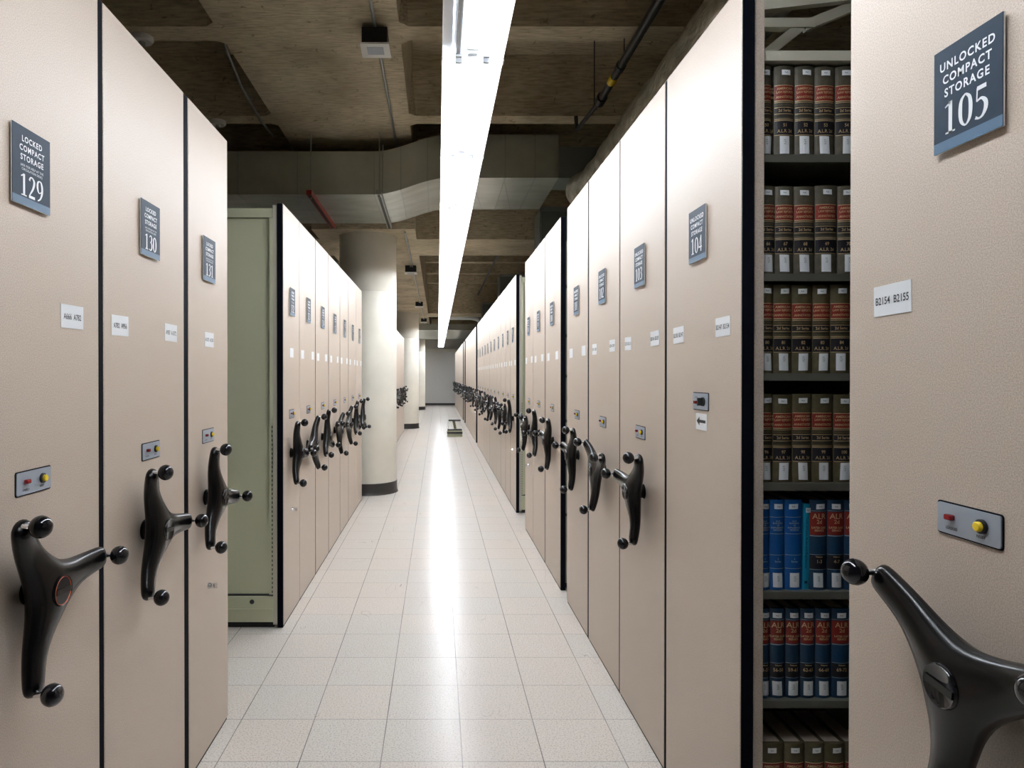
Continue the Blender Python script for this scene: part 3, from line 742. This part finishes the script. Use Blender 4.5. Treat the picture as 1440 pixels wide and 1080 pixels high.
for i, (kind, h, bs) in enumerate(ROWS):
    for j, (a, b, n_) in enumerate(bs):
        a = max(a, 615.5 + X_MIN / Y_S * 930)
        book(a, b, SH[i], h + random.uniform(-.0015, .0015), kind, n_, f'brown law book {n_}, {shelf_names[i]}, {pos[j]}', f'brown law reports on the {shelf_names[i]}')
    for j in range(2):
        a = bs[-1][1] + 1 + j * 28; book(a, a + 27, SH[i], h, kind, bs[-1][2] + 1 + j, f'brown law volume on the {shelf_names[i]}, hidden behind unit 105', f'brown law reports on the {shelf_names[i]}')
xm = 615.5 + X_MIN / Y_S * 930
s5 = [(xm, 1082, 'blue', '1', 'bright blue book on the fifth shelf, at the left end'), (1082.5, 1103.5, 'blue', '2', 'bright blue book on the fifth shelf, second from the left'),
      (1104, 1128, 'blue', '3', 'bright blue book on the fifth shelf, against the thin cyan one'), (1129, 1138, 'cyan', '', 'thin cyan book leaning on the fifth shelf'),
      (1138.5, 1163, 'navy', '1-3', 'dark blue red-labelled book on the fifth shelf, right of the cyan one'), (1163.5, 1187, 'navy', '4-7', 'dark blue book with red label on the fifth shelf, near the black knob'),
      (1187.5, 1211, 'navy', '8-11', 'dark blue book on the fifth shelf, almost hidden by unit 105'), (1211.5, 1234, 'navy', '12-15', 'dark blue book on the fifth shelf, hidden behind unit 105')]
for a, b, kd, n_, lab in s5: book(a, b, SH[4], .236 if kd == 'cyan' else .248, kd, n_, lab, 'blue volumes on the fifth shelf', lean=.012 if kd == 'cyan' else 0)
s6 = [(xm, 1082.5, '53-55'), (1083.5, 1104.5, '56-58'), (1105.5, 1125, '59-61'), (1126, 1146.5, '62-65'), (1147.5, 1169, '66-68'), (1170, 1196, '69-72'), (1197, 1220, '73-76')]
p6 = ['at the left end', 'marked 56-58', 'marked 59-61', 'marked 62-65', 'marked 66-68', 'at the right end, marked 69-72', 'hidden behind unit 105']
for (a, b, n_), lab in zip(s6, p6): book(a, b, SH[5], .246, 'navy', n_, f'dark blue red-labelled book, sixth shelf, {lab}', 'dark blue volumes on the sixth shelf')
s7 = [(xm, 1103), (1104, 1131.5), (1133, 1160), (1161, 1188.5), (1190, 1217)]
p7 = ['left end', 'second from the left', 'third from the left', 'fourth from the left', 'right end']
for (a, b), lab in zip(s7, p7): book(a, b, SH[6], .249, 'law2', '', f'olive-brown book on the bottom shelf, {lab}', 'brown books on the bottom shelf')

# ------------------------------------------------------------------ ducts and services
def metal_duct():
    r_ = empty('rectangular_duct', (-.6, 7.1, 3.21)); tag(r_, 'large galvanised duct crossing under the ceiling with a double bend', 'duct')
    yf, yb = 6.47, 7.70; hgt = .42
    def zb(x):
        t = max(0, min(1, (x + .62) / .72)); t = t * t * (3 - 2 * t); return H + 1.772 + .162 * t
    xs = [-4.5, -3.6, -2.7, -1.85] + [-1.5 + .06 * 0] + [-1.2, -.9, -.62] + [-.62 + .72 * k / 16 for k in range(1, 17)] + [.4, .8, 1.18]
    mb = MB(); vs = []
    for x in xs:
        z = zb(x); vs += [(x, yf, z), (x, yf, z + hgt), (x, yb, z + hgt), (x, yb, z)]
    fs = []
    for i in range(len(xs) - 1):
        for k in range(4): fs.append((4 * i + k, 4 * i + (k + 1) % 4, 4 * i + 4 + (k + 1) % 4, 4 * i + 4 + k))
    fs += [(0, 1, 2, 3), tuple(4 * (len(xs) - 1) + k for k in (3, 2, 1, 0))]
    mb.add(vs, fs, GALV); mb.build('duct_shell', r_, smooth=True)
    for x in (-1.95, -1.37, -.62, -.36, -.10, .12, .34, .66, .95):
        z = zb(x); sm = MB(); sm.box(x - .004, x + .004, yf - .004, yf + .002, z, z + hgt, GALV2); sm.box(x - .004, x + .004, yf, yb, z - .004, z + .001, GALV2); sm.build('seam', r_)
    for a, b in ((.30, .62), (.62, .95)):
        z = zb(.8); sm = MB(); sm.poly([(a + .02, yf, z - .002), (a + .03, yf, z - .002), (b - .1, yb, z - .002), (b - .11, yb, z - .002)], GALV2); sm.build('seam', r_)
    MB().box(1.18, 2.6, yf, 6.9, zb(2), zb(2) + .3, DUCTG).build('end_section', r_)
    # trapeze hangers
    for x, red in ((-1.225, True), (-.563, False)):
        m = REDP if red else GALV2
        h_ = empty('duct_hanger', (x, 7.0, 3.2)); tag(h_, 'red steel channel hanger under the left part of the duct' if red else 'bare steel channel hanger under the duct near its bend', 'duct hanger', 'trapeze hangers of the big duct')
        z = zb(x) - .004
        MB().box(x - .025, x + .025, 6.30, 7.76, z - .045, z, m).box(x - .013, x + .013, 6.31, 7.75, z - .0455, z - .044, DARKIN).build('channel', h_)
        for yy in (6.40, 7.74): MB().tube([(x, yy, z - .06), (x, yy, 3.80 if yy < 7 else 3.79)], .007, GALV2, 8).build('rod', h_)
        if not red: MB().tube([(x + .02, 6.45, z - .05), (x + .03, 6.45, zb(x) + hgt + .05)], .006, GALV2, 8).build('rod', h_)
metal_duct()
def foil():
    # round foil-wrapped duct above the right row
    mb = MB(); pts = []; rr = []; y = 1.2
    rnd = random.Random(3)
    while y < 6.46:
        t = max(0, (y - 5.8) / .66); pts.append((1.40, y, H + 1.68 + .12 * t)); rr.append(.168 + rnd.uniform(-.008, .008)); y += .11
    mb.tube(pts, rr, FOIL, 28)
    o = mb.build('foil_wrapped_duct', smooth=True); tag(o, 'round crinkled foil duct running above the right row', 'duct'); recenter(o, (1.40, 3.8, H + 1.68))
foil()
for yy, lab in ((7.72, 'nearest grey-green duct box above the right row, behind the big duct'), (12.8, 'grey-green duct box above the right row, beyond the first group'), (17.8, 'farthest grey-green duct box above the right row')):
    b_ = empty('duct_box', (1.2, yy, H + 1.25)); tag(b_, lab, 'duct', 'duct boxes above the right row')
    MB().box(1.2, 3.6, yy, yy + .5, H + 1.25, H + 1.96, DUCTG).box(1.19, 3.6, yy - .01, yy + .01, H + 1.92, H + 1.97, GALV2).box(1.19, 1.21, yy - .01, yy + .01, H + 1.25, H + 1.96, GALV2).build('box_body', b_)
    for xx in (1.6, 3.2): MB().tube([(xx, yy + .25, H + 1.95), (xx, yy + .25, 4.335)], .006, GALV2, 8).build('hanger_rod', b_)
b_ = empty('round_duct', (.8, 19.9, H + 1.78)); tag(b_, 'shiny round duct with an elbow in the distance right of the strip light', 'duct')
MB().tube([(.33, 19.9, H + 1.78), (1.0, 19.9, H + 1.78), (1.2, 19.9, H + 1.74), (1.32, 19.9, H + 1.62), (1.36, 19.9, H + 1.45)], .10, GALV2, 20).lathe([(.104, -.01), (.104, .01)], (.6, 19.9, H + 1.78), GALV2, 20, 'x').lathe([(.104, -.01), (.104, .01)], (.9, 19.9, H + 1.78), GALV2, 20, 'x').build('duct_shell', b_, smooth=True)
for xx in (.5, 1.0): MB().tube([(xx, 19.9, H + 1.85), (xx, 19.9, 4.335)], .006, GALV2, 8).build('hanger_rod', b_)
b_ = empty('far_duct', (0, 22, H + 1.526)); tag(b_, 'wide flat metal duct crossing in front of the far end wall', 'duct')
MB().box(-3, 3, 22, 27.5, H + 1.526, H + 1.72, GALV).box(-3, 3, 21.98, 22.0, H + 1.52, H + 1.54, GALV2).box(-3, 3, 27.5, 27.53, H + 1.51, H + 1.54, GALV2).build('duct_shell', b_)
for xx in (.3, 2.5):
    for yy in (22.5, 27): MB().tube([(xx, yy, H + 1.715), (xx, yy, 4.335)], .006, GALV2, 8).build('hanger_rod', b_)
# sprinkler pipes
def pipe(name, pts, r, m, label, cat, extra=None):
    mb = MB().tube(pts, r, m, 14)
    if extra: extra(mb)
    o = mb.build(name, smooth=True); tag(o, label, cat); recenter(o, pts[0]); return o
r_ = empty('sprinkler_pipe', (1.30, 4.0, H + 2.2)); tag(r_, 'black sprinkler pipe with a yellow tag near the ceiling on the right', 'pipe')
MB().tube([(1.30, 1.0, H + 2.20), (1.30, 5.3, H + 2.20)], .030, PIPEB, 14).build('wide_pipe', r_, smooth=True)
MB().tube([(1.30, 5.3, H + 2.20), (1.25, 5.95, H + 2.21), (1.25, 5.99, H + 2.34)], .018, PIPEB, 14).lathe([(.042, -.05), (.042, .05)], (1.30, 5.28, H + 2.2), PIPEB, 16, 'y', True).build('branch_pipe', r_, smooth=True)
MB().lathe([(.036, -.03), (.036, .03)], (1.30, 4.72, H + 2.2), PIPEB, 16, 'y', True).build('coupling', r_, smooth=True)
MB().lathe([(.032, -.05), (.032, .05)], (1.30, 4.92, H + 2.2), YEL, 16, 'y', True).build('yellow_tag', r_, smooth=True)
for yy in (4.62, 5.5): MB().tube([(1.30, yy, H + 2.20), (1.30, yy, 3.80 if yy < 5 else 4.33)], .005, PIPEB, 8).build('hanger_rod', r_)
pipe('sprinkler_pipe', [(1.12, 9.6, H + 2.25), (1.12, 18.3, H + 2.25)], .022, PIPEB, 'thin dark pipe crossing the distant ribs on the right of the strip light', 'pipe')
# conduit with boxes
r_ = empty('conduit', (-.416, 4.4, H + 2.30)); tag(r_, 'thin grey conduit line running under the concrete band', 'conduit')
MB().tube([(-.416, .6, H + 2.325), (-.416, 7.70, H + 2.325)], .011, GALV2, 10).lathe([(.015, -.015), (.015, .015)], (-.416, 5.35, H + 2.325), GALV2, 12, 'y').lathe([(.015, -.015), (.015, .015)], (-.416, 6.1, H + 2.325), GALV2, 12, 'y').build('near_run', r_, smooth=True)
MB().tube([(-.39, 7.9, H + 1.715), (-.42, 21.9, H + 1.715)], .012, GALV2, 10).build('far_run', r_, smooth=True)
BX = [(-.42, 4.40, H + 2.2, 'nearest'), (-.425, 10.4, H + 1.62, 'second'), (-.435, 15.5, H + 1.62, 'third'), (-.42, 20.0, H + 1.62, 'farthest')]
for x, yy, z, wn in BX:
    b_ = empty('ceiling_sounder_box', (x, yy, z)); tag(b_, f'{wn} black box with a white face hanging from the conduit', 'ceiling box', 'black boxes along the conduit')
    MB().box(x - .085, x + .085, yy, yy + .17, z + .012, z + .115, BLKBOX).build('housing', b_)
    MB().prism([(x - .095, yy - .005), (x + .095, yy - .005), (x + .1, yy + .19), (x - .1, yy + .19)], z, z + .012, 'z', WPLAST).box(x - .055, x + .055, yy + .04, yy + .14, z - .002, z, PLATE).build('face_plate', b_)
    MB().tube([(x, yy + .03, z + .11), (x, yy - .01, z + (.16 if z > H + 2 else .10)), (x, yy - .02, z + (.16 if z > H + 2 else .10))], .012, GALV2, 10).build('connector', b_, smooth=True)
pipe('conduit', [(-1.56, 4.70, 4.32), (-1.56, 4.75, 4.05), (-1.57, 4.95, 3.86), (-1.60, 5.4, 3.80), (-1.62, 6.12, 3.78), (-1.62, 6.5, 3.80)], .011, GALV2, 'bent grey conduit coming out of a ceiling coffer on the left', 'conduit')
for x, yy, wn in ((-2.05, 4.60, 'nearer'), (-2.03, 6.12, 'farther')):
    b_ = empty('smoke_detector', (x, yy, 3.792)); tag(b_, f'{wn} round white smoke detector above the left row', 'smoke detector', 'smoke detectors')
    MB().lathe([(.075, 0), (.075, -.018), (.062, -.035), (.0, -.036)], (x, yy, 3.792), WPLAST, 28).build('base', b_, smooth=True)
    MB().lathe([(.022, -.034), (.022, -.055), (0, -.058)], (x, yy, 3.792), GALV2, 16).build('sensor', b_, smooth=True)
o = MB().box(-1.10, -1.02, 4.75, 7.4, 2.42, 2.50, BLKBOX).box(-1.02, -.99, 5.1, 5.14, 2.42, 2.53, GALV2).box(-1.02, -.99, 6.0, 6.04, 2.42, 2.53, GALV2).build('cable_tray')
tag(o, 'black cable tray on top of the left middle units', 'cable tray'); recenter(o, (-1.06, 6, 2.42))

# ------------------------------------------------------------------ step stool
sx, sy = .405, 15.62
r_ = empty('step_stool', (sx, sy, 0)); tag(r_, 'khaki and black two-step stool standing on the floor down the aisle', 'step stool')
def rr_box(mb, x0, x1, y0, y1, z0, z1, m): mb.box(x0, x1, y0, y1, z0, z1, m)
mb = MB(); mb.box(sx - .18, sx + .18, sy, sy + .42, .0, .045, KHAKI); mb.box(sx - .175, sx + .175, sy + .004, sy + .42, .045, .075, KHAKI); mb.box(sx - .178, sx + .178, sy - .002, sy + .03, .040, .050, BLKBOX); mb.build('lower_band', r_, bevel=.006)
MB().box(sx - .182, sx + .182, sy - .004, sy + .41, .070, .120, BLKBOX).build('rubber_band', r_, bevel=.004)
MB().box(sx - .172, sx + .172, sy + .004, sy + .41, .115, .150, KHAKI).build('step_front', r_, bevel=.004)
MB().box(sx - .170, sx + .170, sy + .0, sy + .22, .150, .178, BLKBOX).build('lower_tread', r_)
mb = MB()
mb.tube([(sx + .02, sy + .25, .16), (sx - .02, sy + .30, .35)], .034, mat('dark_khaki_enamel', (.10, .10, .05), .4), 10)
mb.build('support_post', r_, smooth=True)
for s in (-1, 1): MB().tube([(sx + s * .155, sy + .38, .15), (sx + s * .135, sy + .36, .37)], .009, WPLAST, 8).build('leg', r_, smooth=True)
MB().box(sx - .145, sx + .145, sy + .20, sy + .42, .355, .390, BLKBOX).build('top_tread', r_, bevel=.006)
